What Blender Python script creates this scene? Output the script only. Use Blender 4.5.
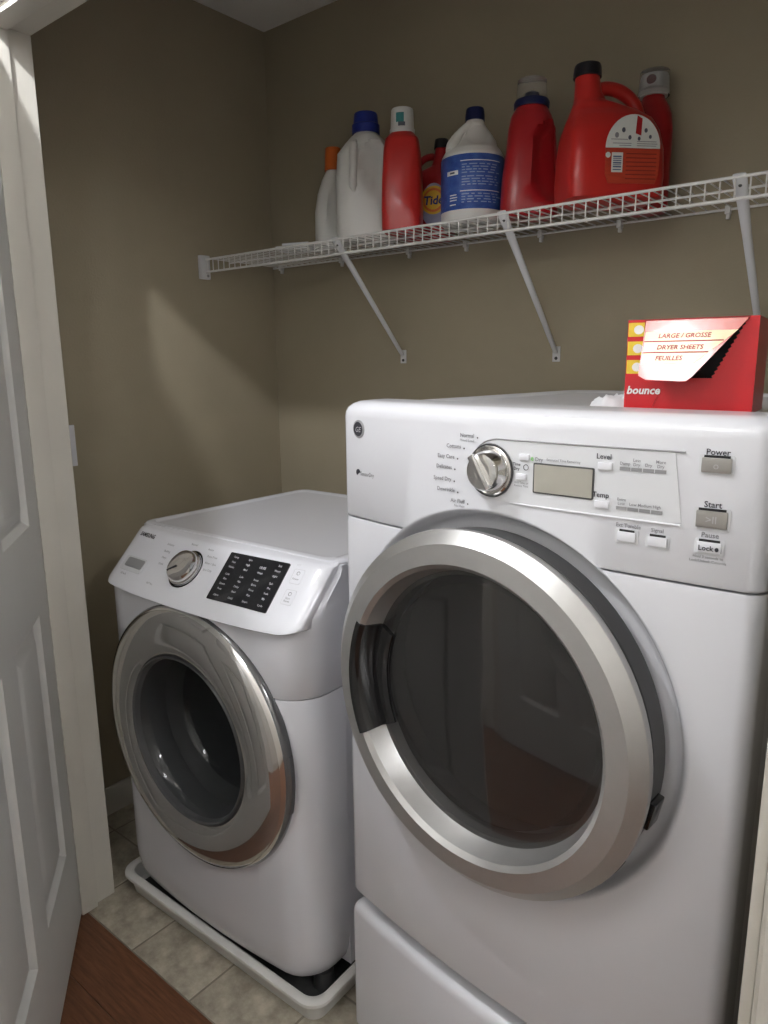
import bpy, bmesh, math, random
from mathutils import Vector, Matrix
random.seed(7)
PI = math.pi
SC = bpy.context.scene
COL = SC.collection
for o in list(bpy.data.objects):
    bpy.data.objects.remove(o)

# ------------------------------------------------------------------ camera, world, exposure
F_PX, YAW, PITCH, ROLL = 719.83, math.radians(39.161), math.radians(11.684), math.radians(-0.588)
CAM = Vector((1.9577, -1.8043, 1.3734))
fw = Vector((-math.sin(YAW)*math.cos(PITCH), math.cos(YAW)*math.cos(PITCH), -math.sin(PITCH)))
rt = Vector((math.cos(YAW), math.sin(YAW), 0))
upv = rt.cross(fw)
rt2 = rt*math.cos(ROLL) + upv*math.sin(ROLL)
up2 = -rt*math.sin(ROLL) + upv*math.cos(ROLL)
cd = bpy.data.cameras.new('camera')
cd.sensor_fit = 'VERTICAL'; cd.sensor_height = 24.0; cd.lens = F_PX*24.0/1024.0
cd.clip_start = 0.02
cam = bpy.data.objects.new('camera', cd); COL.objects.link(cam)
M = Matrix((rt2, up2, -fw)).transposed().to_4x4(); M.translation = CAM
cam.matrix_world = M
SC.camera = cam
w = bpy.data.worlds.new('world'); SC.world = w; w.use_nodes = True
w.node_tree.nodes['Background'].inputs[0].default_value = (0.8, 0.85, 1, 1)
w.node_tree.nodes['Background'].inputs[1].default_value = 0.02
SC.view_settings.view_transform = 'Standard'; SC.view_settings.look = 'None'
SC.view_settings.gamma = 1.0; SC.view_settings.use_curve_mapping = False
SC.view_settings.exposure = 0.0
BULB_STRENGTH = 3500.0      # ceiling bulb over the open closet door
FILL2_STRENGTH = 20.0      # added hall globe: soft fill, and the glare on the carton flap
LAMP = (0.748, -1.53)
FILL_LAMP2 = (1.47, -1.95)
FILL3_STRENGTH = 48.0      # added globes at both hall ends, out of view, for bounced fill
FILL_LAMP3 = (3.0, -1.45)
FILL_LAMP4 = (-.40, -1.45)

# ------------------------------------------------------------------ materials
MATS = {}
def mat(name, col, rough=0.5, metal=0.0, spec=0.5, coat=0.0, bump=0.0, bscale=200.0, var=0.0, vscale=6.0,
        alpha=1.0, trans=0.0, ior=1.45, emit=0.0, stretch=(1, 1, 1), col2=None, sub=0.0):
    if name in MATS: return MATS[name]
    m = bpy.data.materials.new(name); m.use_nodes = True
    nt = m.node_tree; b = nt.nodes['Principled BSDF']
    c = (*col, 1)
    b.inputs['Base Color'].default_value = c
    b.inputs['Roughness'].default_value = rough; b.inputs['Metallic'].default_value = metal
    b.inputs['Specular IOR Level'].default_value = spec; b.inputs['Coat Weight'].default_value = coat
    b.inputs['Coat Roughness'].default_value = 0.05
    b.inputs['Alpha'].default_value = alpha; b.inputs['Transmission Weight'].default_value = trans
    b.inputs['IOR'].default_value = ior
    if sub: b.inputs['Subsurface Weight'].default_value = sub; b.inputs['Subsurface Radius'].default_value = (.01, .01, .01)
    if emit:
        b.inputs['Emission Color'].default_value = c; b.inputs['Emission Strength'].default_value = emit
    tc = nt.nodes.new('ShaderNodeTexCoord'); mp = nt.nodes.new('ShaderNodeMapping')
    mp.inputs['Scale'].default_value = stretch
    nt.links.new(tc.outputs['Object'], mp.inputs[0])
    if var or col2:
        n = nt.nodes.new('ShaderNodeTexNoise'); n.inputs['Scale'].default_value = vscale; n.inputs['Detail'].default_value = 6
        n.inputs['Roughness'].default_value = 0.65
        nt.links.new(mp.outputs[0], n.inputs['Vector'])
        r = nt.nodes.new('ShaderNodeValToRGB')
        a = col2 if col2 else tuple(x*(1-var) for x in col)
        bb = col if col2 else tuple(min(1, x*(1+var)) for x in col)
        r.color_ramp.elements[0].color = (*a, 1); r.color_ramp.elements[1].color = (*bb, 1)
        r.color_ramp.elements[0].position = 0.35; r.color_ramp.elements[1].position = 0.65
        nt.links.new(n.outputs['Fac'], r.inputs[0]); nt.links.new(r.outputs[0], b.inputs['Base Color'])
    if bump:
        n2 = nt.nodes.new('ShaderNodeTexNoise'); n2.inputs['Scale'].default_value = bscale; n2.inputs['Detail'].default_value = 3
        nt.links.new(mp.outputs[0], n2.inputs['Vector'])
        bp = nt.nodes.new('ShaderNodeBump'); bp.inputs['Strength'].default_value = bump; bp.inputs['Distance'].default_value = 0.002
        nt.links.new(n2.outputs['Fac'], bp.inputs['Height']); nt.links.new(bp.outputs[0], b.inputs['Normal'])
    MATS[name] = m
    return m

wall_paint = mat('taupe_wall_paint', (0.365, 0.317, 0.228), 0.75, spec=0.25, bump=0.25, bscale=160, var=0.03, vscale=3)
hall_paint = mat('hall_paint', (0.70, 0.685, 0.65), 0.75, spec=0.25, bump=0.2, bscale=160, var=0.03)
ceil_paint = mat('ceiling_paint', (0.78, 0.765, 0.73), 0.9, spec=0.1, bump=0.4, bscale=120)
trim_paint = mat('trim_paint', (0.58, 0.555, 0.50), 0.42, spec=0.4, bump=0.08, bscale=60, var=0.02)
door_paint = mat('door_paint', (0.60, 0.60, 0.585), 0.45, spec=0.4, bump=0.15, bscale=90, stretch=(1, 1, .15), var=0.02)
tile_mat = mat('vinyl_tile', (0.52, 0.47, 0.385), 0.45, spec=0.4, col2=(0.27, 0.24, 0.19), vscale=16, bump=0.2, bscale=70)
grout_mat = mat('tile_grout', (0.25, 0.225, 0.185), 0.8, var=0.08, vscale=30)
wood_mat = mat('red_brown_wood', (0.19, 0.082, 0.040), 0.38, spec=0.45, col2=(0.105, 0.042, 0.021), vscale=9, stretch=(1.2, 14, 14), bump=0.15, bscale=30)
wood_gap = mat('wood_gap', (0.03, 0.014, 0.008), 0.7, var=.1)
enamel = mat('white_enamel', (0.735, 0.74, 0.785), 0.2, spec=0.5, coat=0.25, var=0.008, vscale=2)
enamel2 = mat('washer_white_enamel', (0.69, 0.695, 0.74), 0.22, spec=0.5, coat=0.25, var=0.01, vscale=2)
plastic_w = mat('white_gloss_plastic', (0.79, 0.795, 0.845), 0.2, spec=0.5, coat=0.3, var=0.006)
panel_grey = mat('panel_grey_plastic', (0.70, 0.71, 0.74), 0.25, spec=0.5, coat=0.2, var=0.006)
pan_mat = mat('drain_pan_plastic', (0.70, 0.69, 0.665), 0.38, spec=0.4, var=0.04, vscale=12)
silver = mat('silver_plastic', (0.47, 0.465, 0.46), 0.36, metal=0.75, bump=0.05, bscale=900, var=0.02, vscale=40)
chrome = mat('chrome', (0.72, 0.71, 0.70), 0.09, metal=1.0, var=0.02)
smoky = mat('smoky_chrome_ring', (0.50, 0.49, 0.48), 0.07, metal=0.9, coat=0.6, var=0.05, vscale=3)
smoky_edge = mat('smoky_side_plastic', (0.13, 0.13, 0.135), 0.12, metal=0.4, coat=0.6, var=0.05)
black_gloss = mat('black_gloss_plastic', (0.008, 0.008, 0.009), 0.12, coat=0.4, var=0.1)
black_mat = mat('black_rubber', (0.016, 0.016, 0.017), 0.55, var=0.1)
dark_grey = mat('dark_grey_plastic', (0.07, 0.07, 0.072), 0.4, var=0.05)
drum_mat = mat('drum_steel', (0.05, 0.05, 0.052), 0.3, metal=0.5, bump=0.5, bscale=130, var=0.12, vscale=40)
dryer_drum = mat('dryer_drum', (0.19, 0.18, 0.175), 0.4, spec=0.5, var=0.06)
screen_mat = mat('black_display', (0.012, 0.012, 0.015), 0.12, coat=0.5, var=0.1)
lcd_mat = mat('lcd', (0.40, 0.385, 0.335), 0.2, coat=0.3, var=0.02)
btn_silver = mat('brushed_silver_button', (0.42, 0.405, 0.385), 0.33, metal=0.7, bump=.1, bscale=300, stretch=(.1, 1, 1), var=.03)
ink = mat('dark_ink', (0.035, 0.035, 0.045), 0.5, var=0.05)
ink_grey = mat('grey_ink', (0.24, 0.24, 0.26), 0.5, var=0.05)
ink_light = mat('pale_ink', (0.55, 0.55, 0.57), 0.5, var=0.05)
green_ink = mat('green_ink', (0.22, 0.55, 0.16), 0.5, var=0.05)
bar_grey = mat('indicator_grey', (0.30, 0.30, 0.31), 0.4, var=0.04)
wire_mat = mat('white_vinyl_wire', (0.72, 0.71, 0.69), 0.35, var=0.03)
bracket_mat = mat('white_bracket_paint', (0.66, 0.66, 0.67), 0.35, var=0.03)
red_pl = mat('red_bottle_plastic', (0.50, 0.022, 0.018), 0.32, spec=0.5, coat=0.1, var=0.05, vscale=14)
red_pl2 = mat('deep_red_bottle_plastic', (0.38, 0.012, 0.016), 0.30, spec=0.5, coat=0.1, var=0.05, vscale=14)
white_bot = mat('white_bottle_plastic', (0.70, 0.69, 0.66), 0.36, var=0.02, vscale=10, sub=0.1)
blue_cap = mat('royal_blue_cap', (0.012, 0.025, 0.21), 0.4, var=0.08, bump=.2, bscale=300, stretch=(1, 1, .01))
navy_cap = mat('navy_cap', (0.008, 0.014, 0.075), 0.35, var=0.08)
black_cap = mat('black_cap', (0.010, 0.010, 0.016), 0.45, var=0.08)
orange_cap = mat('orange_cap', (0.62, 0.13, 0.018), 0.4, var=0.05)
white_cap = mat('white_cap', (0.72, 0.72, 0.70), 0.35, var=0.03)
clear_pl = mat('clear_plastic_cup', (0.92, 0.93, 0.95), 0.08, trans=0.92, ior=1.3, var=0.01)
label_blue = mat('blue_label', (0.022, 0.065, 0.30), 0.4, col2=(0.05, 0.12, 0.40), vscale=55, stretch=(1, 1, 1.5))
label_white = mat('white_label', (0.66, 0.68, 0.65), 0.45, var=0.03, vscale=40)
label_red = mat('red_label', (0.46, 0.05, 0.022), 0.45, var=0.12, vscale=30, stretch=(1, 1, 5))
label_dark = mat('label_dark_print', (0.09, 0.10, 0.13), 0.5, var=.1)
label_teal = mat('label_teal_print', (0.03, 0.20, 0.20), 0.5, var=.1)
emb_yellow = mat('emblem_yellow', (0.72, 0.42, 0.02), 0.45, var=.04)
emb_orange = mat('emblem_orange', (0.66, 0.16, 0.02), 0.45, var=.04)
emb_blue = mat('emblem_blue', (0.012, 0.02, 0.14), 0.45, var=.04)
label_lilac = mat('lilac_label', (0.30, 0.30, 0.42), 0.4, var=0.1, vscale=30)
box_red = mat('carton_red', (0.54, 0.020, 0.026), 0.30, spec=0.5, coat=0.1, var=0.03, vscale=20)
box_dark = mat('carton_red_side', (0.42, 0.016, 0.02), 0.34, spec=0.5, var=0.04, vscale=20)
box_yellow = mat('carton_yellow', (0.78, 0.55, 0.05), 0.3, coat=.1, var=.02)
box_cream = mat('carton_cream_print', (0.80, 0.66, 0.36), 0.22, coat=.4, var=.02)
box_flap = mat('carton_glossy_flap', (0.62, 0.12, 0.09), 0.16, spec=0.6, coat=0.6, bump=.12, bscale=25, var=.04)
box_in = mat('carton_inside_shade', (0.012, 0.011, 0.011), 0.8, var=.1)
sheet_mat = mat('white_dryer_sheet', (0.70, 0.71, 0.73), 0.7, var=.02, bump=.3, bscale=80)
print_red = mat('red_print', (0.45, 0.03, 0.03), .4, var=.05)
print_white = mat('white_print', (0.82, 0.80, 0.78), .4, var=.02)
metal_hinge = mat('painted_hinge', (0.50, 0.50, 0.49), 0.35, metal=.3, var=.03)
knob_mat = mat('dark_bronze_knob', (0.05, 0.042, 0.036), 0.3, metal=.9, var=.1)
bulb_mat = mat('warm_white_bulb', (0.955, 0.97, 1.0), 0.4, emit=BULB_STRENGTH)
fill2_mat = mat('fill_globe_dim', (0.955, 0.97, 1.0), 0.4, emit=FILL2_STRENGTH)
fill3_mat = mat('fill_globe_ends', (0.965, 0.975, 1.0), 0.4, emit=FILL3_STRENGTH)
lamp_white = mat('lamp_white', (0.7, 0.7, 0.68), .4, var=.02)

# ------------------------------------------------------------------ mesh helpers
def B(): return bmesh.new()
def finish(name, bm, m, smooth=35):
    bmesh.ops.remove_doubles(bm, verts=bm.verts, dist=1e-6)
    bmesh.ops.recalc_face_normals(bm, faces=bm.faces)
    me = bpy.data.meshes.new(name); bm.to_mesh(me); bm.free()
    for ml in (m if isinstance(m, (list, tuple)) else [m]): me.materials.append(ml)
    if smooth:
        me.polygons.foreach_set('use_smooth', [True]*len(me.polygons))
        me.set_sharp_from_angle(angle=math.radians(smooth))
    me.update()
    return me
def obj(name, bm, m, parent=None, smooth=35, mtx=None):
    me = bm if isinstance(bm, bpy.types.Mesh) else finish(name, bm, m, smooth)
    o = bpy.data.objects.new(name, me); COL.objects.link(o)
    if parent: o.parent = parent
    if mtx is not None: o.matrix_local = mtx
    return o
def tag(o, label, cat, group=None):
    o['label'] = label; o['category'] = cat
    if group: o['group'] = group
    return o
def struct(o, label=None):
    o['kind'] = 'structure'
    if label: o['label'] = label
    return o
def thing(name, label, cat, loc=(0, 0, 0), rz=0, group=None):
    o = bpy.data.objects.new(name, None); COL.objects.link(o); o.empty_display_size = .05
    o.location = loc; o.rotation_euler = (0, 0, rz)
    return tag(o, label, cat, group)
def box(bm, x0, x1, y0, y1, z0, z1, bev=0, seg=2):
    vs = [bm.verts.new(p) for p in ((x0,y0,z0),(x1,y0,z0),(x1,y1,z0),(x0,y1,z0),(x0,y0,z1),(x1,y0,z1),(x1,y1,z1),(x0,y1,z1))]
    fs = [bm.faces.new([vs[i] for i in f]) for f in ((3,2,1,0),(4,5,6,7),(0,1,5,4),(1,2,6,5),(2,3,7,6),(3,0,4,7))]
    if bev:
        es = list({e for f in fs for e in f.edges})
        bmesh.ops.bevel(bm, geom=es, offset=bev, segments=seg, affect='EDGES', profile=0.6)
    return bm
def boxb(*a, **k): return box(B(), *a, **k)
def stack(bm, rings, cap0=True, cap1=True, close=True):
    vr = [[bm.verts.new(p) for p in r] for r in rings]
    n = len(vr[0])
    for a, b in zip(vr, vr[1:]):
        for i in range(n if close else n-1):
            j = (i+1) % n
            try: bm.faces.new((a[i], a[j], b[j], b[i]))
            except ValueError: pass
    if cap0: bm.faces.new(vr[0][::-1])
    if cap1: bm.faces.new(vr[-1])
    return bm
def lathe(bm, prof, n=48, a0=0, a1=2*PI, cap0=False, cap1=False):
    """profile (r, h) about +z"""
    full = abs(a1-a0-2*PI) < 1e-6
    k = n if full else n+1
    rings = []
    for r, h in prof:
        r = max(r, 1e-5)
        rings.append([(r*math.cos(a0+(a1-a0)*i/n), r*math.sin(a0+(a1-a0)*i/n), h) for i in range(k)])
    return stack(bm, rings, cap0, cap1, full)
def lathe_solid_seg(bm, prof, n, a0, a1):
    """closed profile swept through an angle, with end caps"""
    rings = []
    for i in range(n+1):
        a = a0+(a1-a0)*i/n
        rings.append([(r*math.cos(a), r*math.sin(a), h) for r, h in prof])
    return stack(bm, rings)
def tube(bm, pts, r, n=8, caps=True):
    pts = [Vector(p) for p in pts]; rs = r if isinstance(r, (list, tuple)) else [r]*len(pts)
    rings = []
    ref = None
    for i, p in enumerate(pts):
        d = (pts[min(i+1, len(pts)-1)] - pts[max(i-1, 0)]).normalized()
        if ref is None:
            ref = Vector((0, 0, 1)) if abs(d.z) < .9 else Vector((1, 0, 0))
        x = (ref - d*ref.dot(d)).normalized(); y = d.cross(x); ref = x
        rings.append([tuple(p + x*(rs[i]*math.cos(2*PI*k/n)) + y*(rs[i]*math.sin(2*PI*k/n))) for k in range(n)])
    return stack(bm, rings, caps, caps)
def smooth_path(pts, n=6):
    pts = [Vector(p) for p in pts]; out = []
    for i in range(len(pts)-1):
        p0 = pts[max(i-1, 0)]; p1 = pts[i]; p2 = pts[i+1]; p3 = pts[min(i+2, len(pts)-1)]
        for k in range(n):
            t = k/n
            out.append(0.5*((2*p1)+(p2-p0)*t+(2*p0-5*p1+4*p2-p3)*t*t+(3*p1-p0-3*p2+p3)*t**3))
    out.append(pts[-1]); return out
def prism(bm, poly, h0, h1):
    return stack(bm, [[(x, y, h0) for x, y in poly], [(x, y, h1) for x, y in poly]])
def rrect(x0, x1, y0, y1, r, n=5):
    out = []
    for cx, cy, a in ((x1-r, y1-r, 0), (x0+r, y1-r, PI/2), (x0+r, y0+r, PI), (x1-r, y0+r, 1.5*PI)):
        for i in range(n+1):
            t = a + PI/2*i/n; out.append((cx+r*math.cos(t), cy+r*math.sin(t)))
    return out
def xform(bm, m): bmesh.ops.transform(bm, matrix=m, verts=bm.verts); return bm
def text_mesh(s, size, m, bold=0.0, align='CENTER', extrude=0.0, shear=0.0, xs=1.0):
    cu = bpy.data.curves.new('t', 'FONT'); cu.body = s; cu.size = size; cu.align_x = align; cu.align_y = 'CENTER'
    cu.offset = bold*size; cu.extrude = extrude; cu.shear = shear; cu.resolution_u = 2
    t = bpy.data.objects.new('t', cu); COL.objects.link(t)
    dg = bpy.context.evaluated_depsgraph_get(); dg.update()
    me = bpy.data.meshes.new_from_object(t.evaluated_get(dg)); me.name = 'lettering'
    bpy.data.objects.remove(t); bpy.data.curves.remove(cu)
    me.materials.clear(); me.materials.append(m)
    if xs != 1.0: me.transform(Matrix.Diagonal((xs, 1, 1, 1)))
    return me
def boolean(o, cutters):
    for c in cutters:
        md = o.modifiers.new('b', 'BOOLEAN'); md.operation = 'DIFFERENCE'; md.solver = 'EXACT'; md.object = c
    dg = bpy.context.evaluated_depsgraph_get(); dg.update()
    me = bpy.data.meshes.new_from_object(o.evaluated_get(dg))
    o.modifiers.clear(); old = o.data; o.data = me; me.name = old.name
    me.polygons.foreach_set('use_smooth', [True]*len(me.polygons)); me.set_sharp_from_angle(angle=math.radians(30))
def drop(*os):
    for o in os: bpy.data.objects.remove(o)
AX_V = Matrix(((1,0,0,0),(0,0,-1,0),(0,1,0,0),(0,0,0,1)))     # local +z -> -y (towards the front)

# ------------------------------------------------------------------ the closet and the hall
H = 2.4417; XR = 1.96; YW = -0.967; YO = -1.062; XJ = 0.3366; XJ2 = 1.851; ZH = 2.0494
HX0, HX1, HY0 = -0.7, 3.3, -2.16
struct(obj('wall_left', boxb(-.1, 0, YW, .1, 0, H), wall_paint))
struct(obj('wall_back', boxb(0, XR+.1, 0, .1, 0, H), wall_paint))
struct(obj('wall_right', boxb(XR, XR+.1, YW, 0, 0, H), wall_paint))
bm = B(); box(bm, HX0-.1, XJ-.018, YO, YW, 0, H); box(bm, XJ2+.018, HX1+.1, YO, YW, 0, H); box(bm, XJ-.018, XJ2+.018, YO, YW, ZH+.018, H)
struct(obj('wall_front', bm, hall_paint))
struct(obj('wall_hall_left', boxb(HX0-.1, HX0, HY0, YO, 0, H), hall_paint))
struct(obj('wall_hall_right', boxb(HX1, HX1+.1, HY0, YO, 0, H), hall_paint))
struct(obj('wall_hall_far', boxb(HX0-.1, HX1+.1, HY0-.1, HY0, 0, H), hall_paint))
struct(obj('ceiling', boxb(HX0-.1, HX1+.1, HY0-.1, .1, H, H+.08), ceil_paint))

# tiled closet floor
YT = -1.047
fl = struct(obj('floor', boxb(-.1, XR+.1, YT, .1, -.06, -.0015), grout_mat))
P_T = 0.2252; G = 0.0028
tile_me = finish('tile', boxb(G, P_T-G, G, P_T-G, -.004, 0.0, bev=.002, seg=2), tile_mat, 30)
for i in range(-1, 9):
    for j in range(0, 5):
        x = 0.5455 - 2*P_T + i*P_T; y = YT + j*P_T
        if x > XR or x+P_T < 0 or y > 0: continue
        t = bpy.data.objects.new('tile', tile_me); COL.objects.link(t); t.parent = fl; t.location = (x, y, 0)
# wooden hall floor
fh = struct(obj('floor_hall', boxb(HX0-.1, HX1+.1, HY0-.1, YT, -.06, -.003), wood_gap))
PW = 0.127; PL = 1.1
plank_me = finish('plank', boxb(.0006, PL-.0006, .0006, PW-.0006, -.006, 0, bev=.0012, seg=1), wood_mat, 30)
y = YT - PW; r = 0
while y > HY0 - PW:
    x = HX0 - .1 - random.random()*.9
    while x < HX1:
        t = bpy.data.objects.new('plank', plank_me); COL.objects.link(t); t.parent = fh; t.location = (x, y, 0)
        x += PL
    y -= PW; r += 1

# door frame: jambs, head, stops, casings
def jamb(name, xin, s):
    bm = B()
    xb = xin - s*.018
    box(bm, min(xin, xb), max(xin, xb), YO-.0, YW+.002, 0, ZH+.018, bev=.0015, seg=1)
    o = struct(obj(name, bm, trim_paint))
    x2 = xin + s*.012
    st = obj('door_stop', boxb(min(xin, x2), max(xin, x2), YO-.0, -1.019, 0, ZH, bev=.002, seg=2), trim_paint, o)
    return o
jl = jamb('trim_1', XJ, 1); jr = jamb('trim_2', XJ2, -1)
hd = struct(obj('trim_3', boxb(XJ, XJ2, YO, YW+.002, ZH, ZH+.018, bev=.0015, seg=1), trim_paint))
obj('door_stop', boxb(XJ+.009, XJ2-.009, YO, -1.019, ZH-.009, ZH, bev=.002), trim_paint, hd)
def casing(name, x0, x1, z0, z1, horiz=False, s=1):
    bm = B(); yo = YO
    # stepped colonial profile, thick on the outside edge
    prof = [(0, 0), (.0, .008), (.006, .011), (.02, .012), (.03, .016), (.05, .018), (.057, .016), (.058, 0)]
    if not horiz:
        xi = x0
        rings = [[(xi+s*a, yo-d, z) for a, d in prof] for z in (z0, z1)]
    else:
        rings = [[(x, yo-d, z0+a) for a, d in prof] for x in (x0, x1)]
    stack(bm, rings)
    return struct(obj(name, bm, trim_paint, smooth=25))
casing('trim_4', XJ-.006, 0, 0, ZH+.06, s=-1)
casing('trim_5', XJ2+.006, 0, 0, ZH+.06, s=1)
casing('trim_6', XJ-.06, XJ2+.06, ZH+.006, 0, horiz=True)
def baseboard(name, rot, L, loc, hgt=.085):
    prof = [(0, 0), (-.014, 0), (-.014, hgt-.02), (-.009, hgt-.008), (-.006, hgt), (0, hgt)]
    bm = stack(B(), [[(x, d, z) for d, z in prof] for x in (0, L)])
    o = struct(obj(name, bm, trim_paint, smooth=25)); o.location = loc; o.rotation_euler = (0, 0, rot); return o
baseboard('baseboard_back', 0, XR, (0, 0, 0))
baseboard('baseboard_left', PI/2, .95, (0, -.965, 0))
baseboard('baseboard_right', -PI/2, .95, (XR, -.015, 0))
baseboard('baseboard_hall_far_left', PI, 1.18, (.47, HY0, 0), .1)
baseboard('baseboard_hall_far_right', PI, 1.90, (HX1, HY0, 0), .1)

# six panel doors
def six_panel(name, W, hgt, T, loc, rz, matl, knob=True, label=None):
    root = bpy.data.objects.new(name, None); COL.objects.link(root); root.location = loc; root.rotation_euler = (0, 0, rz)
    struct(root, label)
    st = .105; mu = .105
    pw = (W-2*st-mu)/2
    xs = [(st, st+pw), (st+pw+mu, W-st)]
    zs = [(.235, .83), (1.03, 1.66), (1.77, hgt-.115)]
    bm = B()
    for a, b in ((0, st), (xs[0][1], xs[1][0]), (W-st, W)): box(bm, a, b, -T, 0, 0, hgt)
    zz = [0]+[v for p in zs for v in p]+[hgt]
    for a, b in zip(zz[0::2], zz[1::2]):
        for x0, x1 in xs: box(bm, x0, x1, -T, 0, a, b)
    obj('door_leaf', bm, matl, root, smooth=0)
    for x0, x1 in xs:
        for z0, z1 in zs:
            bm = B()
            for sgn in (0, 1):
                ring = []
                for ins, dep in ((0, 0), (.003, .004), (.013, .012), (.020, .013), (.046, .003), (.048, .0025)):
                    yy = -dep if sgn == 0 else -T+dep
                    ring.append([(x0+ins, yy, z0+ins), (x1-ins, yy, z0+ins), (x1-ins, yy, z1-ins), (x0+ins, yy, z1-ins)])
                stack(bm, ring, cap0=False)
            obj('raised_panel', bm, matl, root, smooth=20)
    if knob:
        for s, y in ((-1, -T),) if name == 'door_1' else ((1, 0), (-1, -T)):
            bm = lathe(B(), [(0, .058), (.018, .056), (.027, .046), (.027, .036), (.016, .026), (.010, .02), (.010, .008), (.030, .006), (.032, 0)], 24)
            k = obj('knob', bm, knob_mat, root)
            k.matrix_local = Matrix.Translation((W-.055, y, .85)) @ Matrix.Rotation(-s*PI/2, 4, 'X')
    return root
DOOR_A = math.radians(-36.0)
door = six_panel('door_1', .775, 2.026, .035, (XJ+.006, -1.060, .011), DOOR_A, door_paint, label='white six-panel closet door standing half open at left')
for z in (.22, 1.05, 1.83):
    bm = tube(B(), [(-.004, -.040, z-.045), (-.004, -.040, z+.045)], .006, 10); box(bm, -.003, .03, -.0365, -.035, z-.044, z+.044)
    obj('hinge', bm, metal_hinge, door)
six_panel('door_2', .76, 2.03, .035, (1.33, HY0+.012, .01), PI, door_paint, label='white six-panel door across the hall')
bm = B()
for s, x in ((1, 1.335), (-1, .565)):
    prof = [(0, 0), (0, .012), (.02, .014), (.05, .02), (.06, 0)]
    stack(bm, [[(x+s*a, HY0+d, z) for a, d in prof] for z in (0, 2.1)])
stack(bm, [[(x, HY0+d, 2.045+a) for a, d in [(0, 0), (0, .012), (.02, .014), (.05, .02), (.06, 0)]] for x in (.5, 1.4)])
struct(obj('trim_7', bm, trim_paint))

# light switch on the left wall
sw = thing('light_switch', 'white light switch plate on the taupe wall beside the door frame', 'switch', (0, -.815, 1.155))
obj('plate', boxb(0, .006, -.036, .036, -.058, .058, bev=.002), plastic_w, sw)
obj('rocker', boxb(.005, .010, -.016, .016, -.033, .033, bev=.0015), plastic_w, sw)

# hall ceiling lamps in porcelain holders: one small bulb, three added fill globes
def lamp(label, loc, m, r):
    t = thing('ceiling_or_fill_lamp', label, 'lamp', (loc[0], loc[1], H))
    obj('holder', lathe(B(), [(0, -.014), (.03, -.014), (.052, -.008), (.055, 0)], 32), lamp_white, t)
    b = bmesh.new(); bmesh.ops.create_uvsphere(b, u_segments=24, v_segments=16, radius=r)
    xform(b, Matrix.Translation((0, 0, -.014-r)))
    obj('bulb', b, m, t)
lamp('round bulb lamp on the hall ceiling outside the half open closet door', LAMP, bulb_mat, .018)
lamp('added frosted globe on the hall ceiling for soft fill and the glare on the carton flap', FILL_LAMP2, fill2_mat, .11)
lamp('added fill globe, out of view, at the right end of the hall ceiling', FILL_LAMP3, fill3_mat, .11)
lamp('added fill globe, out of view, at the left end of the hall ceiling', FILL_LAMP4, fill3_mat, .11)

# ------------------------------------------------------------------ dryer on its pedestal
DW = .686; DBOW = .024; DX0 = -.010; DWF = .696
DRY_O = (1.1165, -.8757); DRY_R = math.radians(-4.93)
def bow(u, b=DBOW): t = (u-DX0)/DWF; return -b*(1-(2*t-1)**2)
def bow0(u, b, W): t = u/W; return -b*(1-(2*t-1)**2)
def outline(W, D, b, rc, inset=0.0, nf=24, back=None):
    """plan of an appliance with a bowed front and rounded front corners, counter-clockwise from back-right"""
    pts = [(W-inset, D), (inset, D)]
    R = rc
    us = [R*(1-math.cos(PI/2*i/6)) for i in range(7)] + [R+(W-2*R)*i/nf for i in range(1, nf)] + [W-R*(1-math.cos(PI/2*i/6)) for i in range(6, -1, -1)]
    for u in us:
        v = bow0(u, b, W)
        if u < R: v += R-math.sqrt(max(0, R*R-(R-u)**2))
        if u > W-R: v += R-math.sqrt(max(0, R*R-(u-W+R)**2))
        uu = min(max(u, 0), W); uu = inset + uu*(W-2*inset)/W
        pts.append((uu, v+inset))
    return pts
def slab(secs, W, D, b, rc, x0=0.0):
    rings = [[(u+x0, v, z) for u, v in outline(W, D, b, rc, ins)] for z, ins in secs]
    return stack(B(), rings)
dry = thing('clothes_dryer', 'white front-loading clothes dryer with a round silver door, under the wire shelf', 'dryer', (*DRY_O, 0), DRY_R)
DC = (.323, .866)       # door centre (u, z)
S_Z = 1.112
bm = slab([(.348, .008), (.352, .002), (.357, 0), (1.100, 0), (S_Z-.003, .0015)], DWF, .055, DBOW, .02, DX0)
dfront = obj('front_panel', bm, enamel, dry)
top_r = [(S_Z, .0015), (S_Z+.003, 0), (1.285, 0), (1.293, .001), (1.300, .004), (1.306, .010), (1.310, .018), (1.3115, .03)]
dctl = obj('control_panel', slab(top_r, DWF, .085, DBOW, .02, DX0), enamel, dry)
dbody = obj('cabinet', boxb(DX0+.004, DW-.004, .0555, .775, .36, 1.288, bev=.006), enamel, dry)
# top lid with a rounded, slightly raised rim
bm = B()
def rr(ins, z, r=.03): return [(x, y, z) for x, y in rrect(DX0+.006+ins, DW-.006-ins, .086+ins*.3, .778-ins, r, 5)]
stack(bm, [rr(0, 1.289), rr(0, 1.297), rr(.003, 1.302), rr(.010, 1.3045), rr(.022, 1.3045), rr(.034, 1.300, .025), rr(.05, 1.2985, .02)])
obj('top_lid', bm, enamel, dry)
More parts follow.
